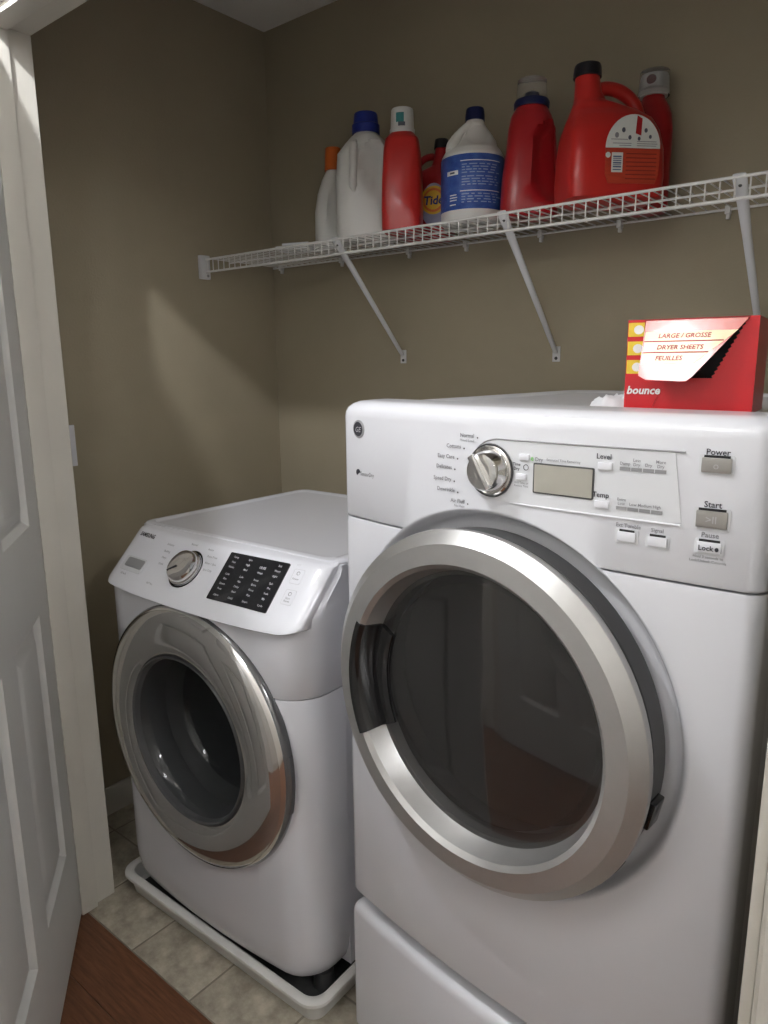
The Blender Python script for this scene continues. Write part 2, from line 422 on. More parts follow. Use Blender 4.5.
# cut recess around the door and the drum opening
cut = obj('cut', xform(lathe(B(), [(.299, .2), (.299, -.053), (.214, -.053), (.214, -.3)], 96, cap0=True, cap1=True), Matrix.Translation((DC[0], 0, DC[1])) @ AX_V), enamel, dry)
bpy.context.view_layer.update()
boolean(dfront, [cut]); boolean(dctl, [cut])
rings = []
for r_, k_, v_ in ((.2985, 1.0, .030), (.3005, 1.0, -.0002), (.298, 1.0, .0004), (.295, .85, .003), (.292, .6, .007), (.289, .3, .012), (.286, .1, .018), (.282, 0, .024), (.275, 0, .026), (.21, 0, .026)):
    rings.append([(DC[0]+r_*math.cos(t), bow(DC[0]+r_*math.cos(t))*(k_+(1-k_)*.35)+v_*(.6 if k_ < .99 else 1), DC[1]+r_*math.sin(t)) for t in [2*PI*i/96 for i in range(96)]])
obj('door_surround', stack(B(), rings, False, False), enamel, dry, smooth=60)
cut2 = obj('cut', xform(lathe(B(), [(.214, .2), (.214, -.5)], 72, cap0=True, cap1=True), Matrix.Translation((DC[0], 0, DC[1])) @ AX_V), enamel, dry)
bpy.context.view_layer.update()
boolean(dbody, [cut2]); drop(cut, cut2)
DM = Matrix.Translation((DC[0], 0, DC[1])) @ AX_V      # door frame: +z towards viewer, origin on v=0
obj('drum', lathe(B(), [(.213, -.03), (.213, -.10), (.212, -.46), (.05, -.48), (0, -.48)], 64), dryer_drum, dry, mtx=DM)
dd = obj('door', lathe(B(), [(.258, .044), (.268, .046), (.2745, .052), (.2765, .060), (.2755, .066), (.257, .082), (.228, .0842), (.2205, .077), (.2135, .050), (.211, .044), (.204, .043), (.204, .012)], 96), silver, dry, smooth=26, mtx=DM)
obj('door_back_shade', lathe(B(), [(.205, .013), (.262, .0), (.269, .004), (.270, .040), (.255, .045)], 96), dark_grey, dd)  # dark grey paints in the shade on the silver ring's side
gl = mat('smoky_door_glass', (0.020, 0.019, 0.019), 0.03, spec=0.8, coat=1.0, alpha=0.72, var=0.05)
obj('door_glass', lathe(B(), [(.2115, .0445), (.16, .0475), (.08, .049), (0, .0495)], 72), gl, dd)
obj('inner_glass', lathe(B(), [(.19, .035), (.17, -.05), (.13, -.072), (0, -.078)], 64), mat('dark_inner_glass', (.03, .03, .03), .06, alpha=.6, var=.05), dd)
prof = [(.236, .0828), (.234, .0858), (.228, .0866), (.2225, .0840), (.2185, .077), (.2110, .052), (.184, .0530), (.180, .0505), (.182, .046), (.208, .042), (.222, .06), (.232, .08)]
obj('handle_pocket', lathe_solid_seg(B(), prof, 20, math.radians(156), math.radians(206)), black_gloss, dd)
prof = [(.252, .0862), (.252, .0878), (.230, .0905), (.230, .0885)]
for a in (-12, -38):
    m = boxb(-.012, .004, -.02, .02, .016, .046, bev=.003)
    o = obj('hinge', m, black_gloss, dd); a_ = math.radians(a)
    o.matrix_local = Matrix.Rotation(a_, 4, 'Z') @ Matrix.Translation((.274, 0, -.004))
def dpl(u, z, off=0.0):
    """frame on the dryer's bowed front: x right, y up, z out"""
    u += .004-.0075*max(0, u-.4)/.23; s = DBOW*4*(2*(u-DX0)/DWF-1)/DWF
    t = Vector((1, s, 0)).normalized(); n = Vector((s, -1, 0)).normalized()
    m = Matrix(((t.x, 0, n.x, u), (t.y, 0, n.y, bow(u)), (0, 1, 0, z), (0, 0, 0, 1)))
    return m @ Matrix.Translation((0, 0, off))
def dtext(s, u, z, size, m=None, bold=0.012, par=None, align='CENTER', off=.0007, xs=1.0):
    return obj('lettering', text_mesh(s, size, m or ink, bold, align, xs=xs), None, par or dctl, mtx=dpl(u, z, off))
# display window strip, recessed look: raised bead plus plate following the bow
bm = B()
u0, u1, z0, z1 = .292, .592, 1.182, 1.268
pts = rrect(u0, u1, z0, z1, .006, 4)
pts = [q for q in pts]
rad = (z1-z0)/2
pts = [(u1, z0+.004), (u1-.002, z1)] + [(u0+rad+rad*math.cos(a)*1.0, (z0+z1)/2+rad*math.sin(a)) for a in [PI/2+PI*i/16 for i in range(17)]] + [(u1-.004, z0)]
def bowed(poly, o0, o1, n=26):
    """plate: polygon (u,z) sliced in u so that it follows the bowed front"""
    b = B()
    us = sorted({p[0] for p in poly}); lo, hi = us[0], us[-1]
    st = [lo+(hi-lo)*i/n for i in range(n+1)]
    def span(u):
        ys = []
        for (xa, ya), (xb, yb) in zip(poly, poly[1:]+poly[:1]):
            if (xa-u)*(xb-u) <= 0 and xa != xb: ys.append(ya+(yb-ya)*(u-xa)/(xb-xa))
        return (min(ys), max(ys)) if ys else (poly[0][1],)*2
    rings = []
    for i, u in enumerate(st):
        uu = min(max(u, lo+1e-5), hi-1e-5); a, c = span(uu); v = bow(u)
        if c-a < .002: m_ = (a+c)/2; a, c = m_-.001, m_+.001
        rings.append([(u, v-o0, a), (u, v-o1, a), (u, v-o1, c), (u, v-o0, c)])
    return stack(b, rings)
strip = obj('display_strip', bowed(pts, -.001, .0012), panel_grey, dctl)
# thin dark upper bead of the strip
bm = B(); path = [(u, bow(u)-.0012, z1+.0006) for u in [u1-(u1-u0-rad)*i/20 for i in range(21)]]
path += [(u0+rad+rad*math.cos(a), bow(u0+rad+rad*math.cos(a))-.0012, (z0+z1)/2+rad*math.sin(a)) for a in [PI/2+PI*i/14*.75 for i in range(1, 15)]]
obj('bead', tube(bm, path, .0011, 6), bar_grey, dctl)
bm = B(); path = [(u, bow(u)-.0012, z0-.0006) for u in [u1-(u1-.36)*i/20 for i in range(21)]]
obj('bead', tube(bm, path, .0013, 6), plastic_w, dctl)
# lcd
lc = obj('lcd_frame', prism(B(), rrect(-.0435, .0435, -.0205, .0205, .002, 3), 0, .0012), dark_grey, dctl, mtx=dpl(.437, 1.2205, .0011))
obj('lcd_screen', prism(B(), rrect(-.0415, .0415, -.0185, .0185, .001, 2), 0, .0006), lcd_mat, lc, mtx=Matrix.Translation((0, 0, .0012)))
# dial
dm = dpl(.323, 1.224, .0012) @ Matrix.Diagonal((.9, .9, .9, 1))
dial = obj('dial', lathe(B(), [(.0, .0), (.0405, 0), (.0405, .003), (.037, .005), (.0345, .004), (.033, .006), (.030, .022), (.0275, .026), (.020, .027), (.012, .0265), (0, .0265)], 40), chrome, dctl, mtx=dm)
bm = B(); box(bm, -.006, .006, -.030, .030, .024, .0335, bev=.002)
obj('grip', bm, chrome, dial, mtx=Matrix.Rotation(math.radians(35), 4, 'Z'))
obj('pointer_ring', lathe(B(), [(.0365, .003), (.0415, .004), (.0425, .0015)], 40), dark_grey, dial)
# words round the dial
for s, u, z in (('Normal', .288, 1.270), ('Cottons', .264, 1.253), ('Easy Care', .252, 1.237), ('Delicates', .247, 1.221), ('Speed Dry', .246, 1.203), ('Dewrinkle', .253, 1.187), ('Air Fluff', .272, 1.172)):
    dtext(s, u+.004, z, .0082, ink_grey, .016, align='RIGHT')
    obj('tick', prism(B(), [(.0012*math.cos(a*PI/4), .0012*math.sin(a*PI/4)) for a in range(8)], 0, .0004), ink, dctl, mtx=dpl(u+.010, z-.002, .0006))
dtext('Mixed Load', .292, 1.263, .0055, ink_grey, .0, align='RIGHT'); dtext('No Heat', .276, 1.165, .0055, ink_grey, 0., align='RIGHT')
def button(u, z, w_, h_, m, off=.001, led=True, name='button'):
    hs = obj('button_housing', prism(B(), rrect(-w_/2-.003, w_/2+.003, -h_/2-.003, h_/2+.003, .002, 2), 0, .0006), panel_grey, dctl, mtx=dpl(u, z, off*.3))
    b = obj(name, boxb(-w_/2, w_/2, -h_/2, h_/2, 0, .0032, bev=.0012), m, hs)
    if led: obj('indicator', boxb(-w_/2+.002, w_/2-.002, h_/2-.0005, h_/2+.0028, .0004, .0013), black_mat, hs)
    return hs
button(.378, 1.247, .016, .0085, plastic_w, .003, False); button(.374, 1.220, .016, .0085, plastic_w, .003, False)
button(.496, 1.245, .019, .0095, plastic_w, .003, False); button(.494, 1.196, .019, .0095, plastic_w, .003, False)
button(.529, 1.159, .023, .012, plastic_w); button(.568, 1.158, .023, .012, plastic_w)
pb = button(.6295, 1.256, .032, .017, btn_silver); sb = button(.629, 1.193, .034, .020, btn_silver); lb = button(.6285, 1.160, .027, .0125, plastic_w)
dtext('Power', .630, 1.2706, .0098, ink, .014); dtext('Start', .629, 1.2100, .0100, ink, .014); dtext('Pause', .6285, 1.174, .0085, ink_grey, .016)
dtext('Lock', .6255, 1.159, .0085, ink, .022, off=.0045)
obj('padlock_mark', prism(B(), [(.0022*math.cos(a*PI/5), .0026*math.sin(a*PI/5)) for a in range(10)], 0, .0004), ink, dctl, mtx=dpl(.638, 1.1588, .0045))
dtext('Hold 3 seconds to', .628, 1.1475, .0045, ink_grey, .01); dtext('Lock/Unlock Controls', .628, 1.1425, .0045, ink_grey, .01)
dtext('Level', .494, 1.2565, .0095, ink, .014, off=.0025); dtext('Temp', .492, 1.2078, .0095, ink, .014, off=.0025)
dtext('Ext Tumble', .530, 1.1725, .0068, ink_grey, .014); dtext('Signal', .567, 1.1715, .0068, ink_grey, .014)
dtext('e', .390, 1.2465, .010, green_ink, .02, off=.0025); dtext('Dry', .4005, 1.2455, .0075, ink_grey, .016, off=.0025)
dtext('Time\nDry', .366, 1.2335, .0060, ink, .016, off=.0025)
obj('clock_mark', lathe(B(), [(.0032, 0), (.0042, .0003)], 16), ink, dctl, mtx=dpl(.381, 1.2335, .0026))
dtext('Add Time or\nReduce Time', .374, 1.2095, .0042, ink_grey, .01, off=.0025)
dtext('Estimated Time Remaining', .437, 1.2465, .0045, ink_grey, .01, off=.0025)
for k, s in enumerate(('Damp', 'Less\nDry', 'Dry', 'More\nDry')):
    u = .522+.0148*k
    obj('indicator_bar', boxb(-.0066, .0066, -.0022, .0022, 0, .0006), bar_grey, dctl, mtx=dpl(u, 1.2435, .0014))
    dtext(s, u, 1.2500+(.0022 if '\n' in s else 0), .0054, ink_grey, .014, off=.0025)
for k, s in enumerate(('Extra\nLow', 'Low', 'Medium', 'High')):
    u = .520+.0150*k
    obj('indicator_bar', boxb(-.0067, .0067, -.0022, .0022, 0, .0006), bar_grey, dctl, mtx=dpl(u, 1.1940, .0014))
    dtext(s, u, 1.2003+(.0022 if '\n' in s else 0), .0052, ink_grey, .014, off=.0025)
dtext('o', .6295, 1.2555, .012, ink_light, .0, off=.0042); dtext('>II', .629, 1.1925, .012, ink_light, .0, off=.0042)
# round monogram badge and side lettering
bg = obj('badge', lathe(B(), [(0, .0015), (.0125, .0018), (.0148, .001), (.0155, 0)], 32), bar_grey, dctl, mtx=dpl(.037, 1.265, .0002))
obj('badge_face', lathe(B(), [(0, .0022), (.0118, .0021), (.0122, .0016)], 32), ink, bg)
obj('lettering', text_mesh('GE', .0125, ink_light, .0, shear=.3), None, bg, mtx=Matrix.Translation((0, -.001, .0026)))
obj('drop_mark', prism(B(), [(.0058*math.cos(a*PI/6), .0058*math.sin(a*PI/6)) for a in range(9)]+[(.002, -.001)], 0, .0004), ink, dctl, mtx=dpl(.034, 1.191, .0004))
dtext('SensorDry', .040, 1.1895, .0098, ink_grey, .012, align='LEFT', off=.0006, xs=.85)

ped = thing('dryer_pedestal', 'white drawer pedestal standing on the floor under the dryer', 'pedestal', (*DRY_O, 0), DRY_R)
obj('case', boxb(DX0+.004, DW-.004, .03, .775, .0, .330, bev=.004), enamel, ped)
obj('drawer_front', slab([(.03, .004), (.034, 0), (.298, 0), (.309, .002), (.315, .007), (.318, .014)], DWF, .0295, DBOW, .012, DX0), enamel, ped)
bm = B()
for (u, v) in ((.05, .09), (.636, .09), (.05, .72), (.636, .72)):
    o = obj('foot', lathe(B(), [(0, .330), (.02, .330), (.02, .361), (0, .361)], 16), dark_grey, dry); o.location = (u, v, 0)

# ------------------------------------------------------------------ washer in its drain pan
WW = .668; WBOW = .02
W_O = (.359, -.93); W_R = math.radians(1.2)
wash = thing('washing_machine', 'white front-loading washing machine with a smoky chrome porthole door, standing in a drain pan', 'washing machine', (*W_O, 0), W_R)
WC = (.342, .567)
wlow = obj('front_panel', slab([(.052, .040), (.060, .026), (.075, .014), (.100, .006), (.135, .001), (.16, 0), (.724, 0), (.7265, .001)], WW, .125, WBOW, .075), enamel2, wash)
rings = []
for z_ in (.7285, .731, .80, .8635, .875, .89, .905, .92, .94, .96, .975, .981):
    ins = .001 if z_ < .73 else (.004 if z_ > .98 else 0)
    ring = []
    for u_, v_ in outline(WW, .125, WBOW, .075, ins):
        e_ = min(.045, max(0, .063-u_, u_-.616)); c_ = .045-math.sqrt(.045**2-e_**2)
        pv = -.015-.018*(1-(2*u_/WW-1)**2)+(z_-.868)*.9583+.014+.7*c_ if z_ > .864 else -9
        ring.append((u_, min(max(v_, pv), .125), z_))
    rings.append(ring)
wup = obj('front_panel', stack(B(), rings), enamel2, wash)
wbody = obj('cabinet', xform(prism(B(), [(.1255, .055), (.70, .055), (.70, .981), (.1255, .981)], .001, WW-.001), Matrix(((0,0,1,0),(1,0,0,0),(0,1,0,0),(0,0,0,1)))), enamel2, wash)
# sloped control panel
def wsec(u):
    t = u/WW; b = -.018*(1-(2*t-1)**2); R = .045
    c = 0; ul, ur = .018, .661
    if u < ul+R: c = R-math.sqrt(max(0, R*R-(ul+R-u)**2))
    if u > ur-R: c = R-math.sqrt(max(0, R*R-(u-ur+R)**2))
    q = abs(2*t-1)
    w0 = .010*q**5 + c*.28
    e = c*.30
    def on(w_): return (-.015+b+w_*.6919+c*.55, .868+w_*.7220)
    a0 = on(w0); a1 = on(.150-e*.4); a2 = on(.160-e*.4)
    return [(.12, .862), (a0[0]+.016, a0[1]-.006), (a0[0]+.006, a0[1]-.0055), (a0[0]+.001, a0[1]-.002), on(w0+.005), on(w0+.03), on(.08), on(.12), a1, (a2[0]+.001, a2[1]-.001), (a2[0]+.009, a2[1]+.0015-e*.1), (.125, .9885-e*.2)]
eu = (.0012, .003, .006, .010, .015, .021, .028, .036, .045)
us = [.018+x for x in eu] + [.063+(.616-.063)*i/24 for i in range(1, 24)] + [.661-x for x in eu[::-1]]
wctl = obj('control_panel', stack(B(), [[(u, v, z) for v, z in wsec(u)] for u in us]), plastic_w, wash, smooth=50)
def wpl(u, w_, off=0.0):
    t_ = u/WW; b = -.018*(1-(2*t_-1)**2); s = .018*4*(2*t_-1)/WW
    x = Vector((1, s, 0)).normalized(); yv = Vector((0, .6919, .7220)); z = x.cross(yv).normalized(); yv = z.cross(x)
    m = Matrix(((x.x, yv.x, z.x, u), (x.y, yv.y, z.y, -.015+b+w_*.6919), (x.z, yv.z, z.z, .868+w_*.7220), (0, 0, 0, 1)))
    return m @ Matrix.Translation((0, 0, off))
def wtext(s, u, w_, size, m=None, bold=.012, par=None, off=.0008, align='CENTER', xs=1.0):
    return obj('lettering', text_mesh(s, size, m or ink_grey, bold, align, xs=xs), None, par or wctl, mtx=wpl(u, w_, off))
# top lid: rim and recessed field
bm = B()
def rr2(ins, z, r=.03): return [(x, y, z) for x, y in rrect(.004+ins, WW-.004-ins, .112+ins*.6, .698-ins, r, 5)]
stack(bm, [rr2(0, .978), rr2(0, .985), rr2(.004, .9895), rr2(.012, .991), rr2(.024, .991), rr2(.030, .988, .02), rr2(.036, .9872, .02)])
obj('top_lid', bm, enamel2, wash)
cut = obj('cut', xform(lathe(B(), [(.200, .2), (.200, -.5)], 72, cap0=True, cap1=True), Matrix.Translation((WC[0], 0, WC[1])) @ AX_V), enamel, wash)
bpy.context.view_layer.update()
boolean(wlow, [cut]); boolean(wup, [cut]); boolean(wbody, [cut]); drop(cut)
WM = Matrix.Translation((WC[0], 0, WC[1])) @ AX_V
obj('drum', lathe(B(), [(.199, -.10), (.199, -.42), (.17, -.44), (.16, -.43), (.06, -.42), (0, -.42)], 64), drum_mat, wash, mtx=WM)
obj('gasket', lathe(B(), [(.1985, .022), (.197, -.02), (.194, -.05), (.175, -.07), (.172, -.085), (.199, -.10)], 64), dark_grey, wash, mtx=WM)
bm = B()
for k in range(3):
    a = math.radians(25+120*k)
    p = [(.197, -.14), (.150, -.15), (.150, -.38), (.197, -.40)]
    b2 = lathe_solid_seg(B(), p, 3, a-.10, a+.10)
    obj('drum_paddle', b2, dark_grey, wash, mtx=WM)
wd = obj('door', lathe(B(), [(.298, .024), (.293, .033), (.278, .043), (.257, .050), (.230, .053), (.208, .050), (.198, .045), (.192, .039), (.188, .032)], 96), smoky, wash, mtx=WM)
obj('door_edge', lathe(B(), [(.285, .0), (.301, .002), (.304, .010), (.302, .019), (.2975, .025)], 96), smoky_edge, wd)
obj('door_seal', lathe(B(), [(.20, .021), (.290, .019), (.297, .022)], 72), black_mat, wd)
gl2 = mat('washer_bowl_glass', (0.06, 0.065, 0.07), 0.04, spec=0.6, alpha=0.45, coat=.5, var=.03)
obj('bowl_glass', lathe(B(), [(.189, .034), (.178, .02), (.172, .0), (.166, -.06), (.150, -.085), (.10, -.095), (0, -.098)], 72), gl2, wd)
obj('inner_rim', lathe(B(), [(.192, .041), (.189, .045), (.185, .041), (.183, .028)], 72), dark_grey, wd)
obj('trim_ring', lathe(B(), [(.2985, .022), (.2995, .026), (.296, .031), (.293, .0335)], 96), chrome, wd)
o = obj('handle_lip', lathe_solid_seg(B(), [(.301, .004), (.306, .006), (.306, .016), (.301, .019)], 12, math.radians(-14), math.radians(10)), smoky_edge, wd)
# controls
wdial = obj('dial', lathe(B(), [(.0405, 0), (.0425, .002), (.042, .006), (.0385, .007), (.0380, .016), (.0355, .021), (.030, .0225), (.012, .0215), (0, .021)], 48), chrome, wctl, mtx=wpl(.293, .090, .0003))
obj('dial_ring', lathe(B(), [(.0425, 0), (.0455, .0015), (.047, .0005)], 48), black_gloss, wdial)
obj('dial_mark', boxb(-.0014, .0014, .008, .034, .0222, .0232), ink, wdial, mtx=Matrix.Rotation(math.radians(128), 4, 'Z'))
def wplate(u0, u1, w0, w1, name, m, h=.0016, r=.003, par=None, slant=0.0):
    uc, wc = (u0+u1)/2, (w0+w1)/2
    return obj(name, prism(B(), rrect(u0-uc, u1-uc, w0-wc, w1-wc, r, 3), -.004, h), m, par or wctl, mtx=wpl(uc, wc, 0))
scr = wplate(.402, .572, .040, .153, 'display', screen_mat)
scx, scw = .487, .0965
random.seed(3)
def stext(s, u, w_, size=.0068, m=None): return obj('lettering', text_mesh(s, size, m or ink_light, .006), None, scr, mtx=Matrix.Translation((u-scx, w_-scw, .0019)))
for row, (w_, words) in enumerate(((.143, ('Temp', 'Spin', '', 'Soil')), (.131, ('Hot', 'High', '18:88', 'Heavy')), (.119, ('Warm', 'Med', 'Wash', 'Light')), (.102, ('Cold', 'Low', 'Rinse', 'Spin')), (.091, ('Eco', 'No', 'Extra', 'Pre')), (.079, ('Steam', 'Delay', 'Rinse', 'Soak')), (.067, ('Pure', 'Start', 'Plus', 'My')), (.052, ('Alarm', 'Child', 'Smart', 'Cycle')))):
    for k, s in enumerate(words):
        if s: stext(s, .424+.042*k, w_, .0085 if s == '18:88' else .0064)
wtext('SAMSUNG', .092, .143, .0150, ink, .02, off=.0022, xs=.93)
# detergent drawer
dr = wplate(.062, .150, .046, .084, 'detergent_drawer', panel_grey, .0012, .006)
obj('drawer_grip', prism(B(), rrect(-.036, .036, -.012, .012, .005, 4), 0, .0008), bar_grey, dr, mtx=Matrix.Translation((.004, .003, .0012)))
wtext('4.2 cu.ft.', .090, .037, .0072, ink_grey, .014)
for s, u, w_ in (('Delicates', .196, .136), ('Bedding', .198, .118), ('Heavy', .200, .102), ('Quick', .202, .086), ('Normal', .275, .150), ('Active', .335, .147), ('Perm Press', .352, .131), ('Rinse + Spin', .358, .115), ('Spin Only', .360, .099)):
    wtext(s, u, w_, .0072, ink_grey, .006)
wtext('VRT Plus', .205, .034, .0066, ink_grey, .006)
for u, w_, s in ((.600, .128, 'Power'), (.606, .082, 'Start\nPause')):
    p = wplate(u-.013, u+.013, w_-.016, w_+.016, 'touch_button', plastic_w, .0008, .003)
    obj('outline', tube(B(), [(x, y, 0) for x, y in rrect(-.013, .013, -.016, .016, .003, 2)], .0004, 4), ink_light, p, mtx=Matrix.Translation((0, 0, .0008)))
    wtext(s, u, w_-.006, .0062, ink_grey, .006, off=.0014)
    obj('symbol', lathe(B(), [(.003, 0), (.0042, .0004)], 16), ink_grey, p, mtx=Matrix.Translation((0, .007, .0009)))
wtext('VRT', .590, .153, .006, ink_light, .0)
for (u, v) in ((.06, .08), (.626, .08), (.06, .64), (.626, .64)):
    o = obj('foot', lathe(B(), [(0, .016), (.024, .016), (.022, .058), (0, .058)], 16), dark_grey, wash); o.location = (u, v, 0)

pan = thing('drain_pan', 'white plastic drain pan with a rolled rim on the floor under the washing machine', 'drain pan', (W_O[0]-.004, W_O[1]+.014, 0), W_R)
def rp(ins, z, r): return [(x, y, z) for x, y in rrect(-.022+ins, .698-ins, -.034+ins, .712-ins, r, 7)]
bm = stack(B(), [rp(.022, .0, .03), rp(.012, .046, .038), rp(.003, .047, .045), rp(0, .052, .047), rp(.001, .058, .046), rp(.006, .061, .043), rp(.018, .061, .036), rp(.022, .058, .034), rp(.026, .016, .030), rp(.034, .012, .025)])
bm.faces.ensure_lookup_table()
obj('tray', bm, pan_mat, pan)
obj('tray_floor', boxb(.02, .666, .01, .67, .0125, .0155), mat('dark_pan_floor', (.05, .05, .05), .7, var=.3, vscale=20), pan)  # dark mottled sheet over the pan floor

# ------------------------------------------------------------------ wire shelf
SY, SZ, LIP = -.2972, 1.7024, .0405
shelf = thing('wire_shelf', 'white vinyl-coated wire shelf fixed to the back wall above the machines', 'shelf', (0, 0, SZ))
def rod(y, z, r): return obj('rod', tube(B(), [(.012, y, z), (XR-.012, y, z)], r, 10), wire_mat, shelf)
rod(SY-.0025, -.0025, .0031); rod(SY-.0025, -LIP, .0031); rod(-.010, -.0045, .0028); rod(-.10, -.0042, .0026); rod(-.20, -.0042, .0026)
path = [(0, -.006, 0), (0, SY+.004, 0)] + [(0, SY+.004-.006*math.sin(a), -.006+.006*math.cos(a)) for a in (.5, 1.0, 1.57)] + [(0, SY-.002, -LIP-.002)]
wire_me = finish('wire', tube(B(), path, .0016, 6), wire_mat)
n = int((XR-.05)/.0262)
for i in range(n+1):
    t = bpy.data.objects.new('wire', wire_me); COL.objects.link(t); t.parent = shelf; t.location = (.024+i*.0262, 0, 0)
for x in (0, 1):
    bm = B(); x0, x1 = (0.0, .016) if x == 0 else (XR-.016, XR)
    box(bm, x0, x1, SY-.022, SY+.014, -.062, .010, bev=.003)
    e = obj('end_bracket', bm, bracket_mat, shelf)
    s = 1 if x == 0 else -1; xf = x1 if x == 0 else x0
    o = obj('screw', lathe(B(), [(0, .002), (.004, .0015), (.0045, 0)], 12), bar_grey, e); o.matrix_local = Matrix.Translation((xf, SY+.003, -.052)) @ Matrix.Rotation(s*PI/2, 4, 'Y')
for bx in (.5734, 1.0835, 1.5766):
    # support brace: hooked flat top, tapering to a tube, foot plate on the wall
    A = Vector((bx, SY-.007, .002)); E = Vector((bx, -.006, -.306))
    d = (E-A).normalized(); nrm = Vector((0, d.z, -d.y)); L = (E-A).length
    rings = []
    for f, wd_, th in ((0, .011, .0022), (.012, .013, .0022), (.06, .0125, .004), (.13, .011, .0060), (.3, .009, .0065), (.96, .0065, .0055), (1.0, .006, .004)):
        c = A + d*(L*f)
        rings.append([tuple(c + Vector((1, 0, 0))*(wd_*math.cos(t)) + nrm*(th*math.sin(t))) for t in [2*PI*k/14 for k in range(14)]])
    br = obj('brace', stack(B(), rings), bracket_mat, shelf)
    bm = B(); box(bm, bx-.011, bx+.011, -.003, 0, -.330, -.290, bev=.001, seg=1)
    f_ = obj('foot_plate', bm, bracket_mat, br)
    for z in (-.321,):
        o = obj('screw', lathe(B(), [(0, .0025), (.004, .0018), (.0045, 0)], 12), dark_grey, f_); o.matrix_local = Matrix.Translation((bx, -.003, z)) @ Matrix.Rotation(PI/2, 4, 'X')
    o = obj('rivet', lathe(B(), [(0, .002), (.003, .0015), (.0034, 0)], 12), dark_grey, br); o.matrix_local = Matrix.Translation(A + d*.022 + nrm*(.0032 if nrm.y < 0 else -.0032)) @ Matrix.Rotation(PI/2+.0, 4, 'X')
for cx in (.05, .33, .60, .80, 1.03, 1.24, 1.485, 1.76):
    bm = B(); box(bm, cx-.006, cx+.006, -.016, 0, -.014, .004, bev=.002); box(bm, cx-.004, cx+.004, -.010, 0, -.024, -.012, bev=.0015)
    obj('wall_clip', bm, wire_mat, shelf)

# ------------------------------------------------------------------ bottles
TOP = SZ + .0019
def loft(secs, n=40, dents=(), sub=4):
    """sections (z, a, b, exponent, ox, oy) interpolated smoothly; dents push the surface in"""
    fine = []
    for i in range(len(secs)-1):
        for k in range(sub):
            t = k/sub; fine.append(tuple(a+(b-a)*t for a, b in zip(secs[i], secs[i+1])))
    fine.append(secs[-1])
    rings = []
    for z, a, b, e, ox, oy in fine:
        r = []
        for k in range(n):
            t = 2*PI*k/n; c, s = math.cos(t), math.sin(t)
            x = math.copysign(abs(c)**(2/e), c)*a + ox; y = math.copysign(abs(s)**(2/e), s)*b + oy
            for (dx, dz, rx, rz, dep, side) in dents:
                if side*(y-oy) <= 0: continue
                q = ((x-dx)/rx)**2+((z-dz)/rz)**2
                if q < 1: y -= side*dep*(1-q)**.4
            r.append((x, y, z))
        rings.append(r)
    return stack(B(), rings)
def bottle(name, label, x, y, rz, group='laundry bottles on the wire shelf'):
    return thing(name, label, 'bottle', (x, y, TOP), math.radians(rz), group)
def cap_prof(r, h, z0, flange=0.0, fh=.0):
    p = [(0, z0), (r+flange, z0)]
    if fh: p += [(r+flange, z0+fh), (r+.001, z0+fh+.003)]
    return p + [(r, z0+h*.7), (r*.97, z0+h-.003), (r*.92, z0+h), (0, z0+h)]
# 1 white jug with a blue cap
b = bottle('detergent_bottle', 'white detergent jug with a royal blue screw cap', .578, -.172, 36)
obj('body', loft([(0, 0.073, .046, 3, 0, 0), (.006, 0.081, .052, 3, 0, 0), (.03, 0.084, .053, 3.2, 0, 0), (.10, 0.084, .053, 3.2, 0, 0), (.17, 0.083, .051, 3, 0, 0), (.23, 0.079, .047, 2.6, 0, 0), (.258, .056, .042, 2.3, 0, 0), (.273, .042, .037, 2, 0, 0), (.280, .033, .033, 2, 0, 0), (.292, .031, .031, 2, 0, 0)], 56, [(.028, .195, .036, .062, .024, -1), (-.02, .20, .02, .06, .012, 1)]), white_bot, b)
obj('handle', tube(B(), smooth_path([(-.028, -.040, .255), (-.030, -.052, .235), (-.031, -.055, .19), (-.033, -.052, .145), (-.028, -.042, .125)]), [.008]*4+[.011]*16+[.008]*5, 12), white_bot, b)
obj('cap', lathe(B(), cap_prof(.033, .052, .281, .005, .022), 32), blue_cap, b)
obj('label_patch', loft([(.035, .0716, .0537, 3.2, 0, 0), (.085, .0716, .0537, 3.2, 0, 0)], 56) if False else boxb(.065, .0852, -.03, .03, .04, .10, bev=.002), label_lilac, b)
# 2 white bottle with orange cap
b = bottle('softener_bottle', 'slim curved white bottle with an orange cap, leftmost on the wire shelf', .402, -.130, 43)
obj('body', loft([(0, .042, .036, 2.6, 0, 0), (.006, .047, .040, 2.6, 0, 0), (.05, .047, .040, 2.6, -.001, 0), (.11, .044, .036, 2.4, -.003, 0), (.16, .038, .032, 2.2, 0, 0), (.20, .030, .028, 2, .006, 0), (.222, .022, .022, 2, .010, 0), (.232, .020, .020, 2, .010, 0)], 40, [(.018, .11, .026, .07, .012, -1)]), white_bot, b)
c = obj('cap', lathe(B(), cap_prof(.024, .062, .224, .002, .012), 28), orange_cap, b); c.location = (.010, 0, 0)
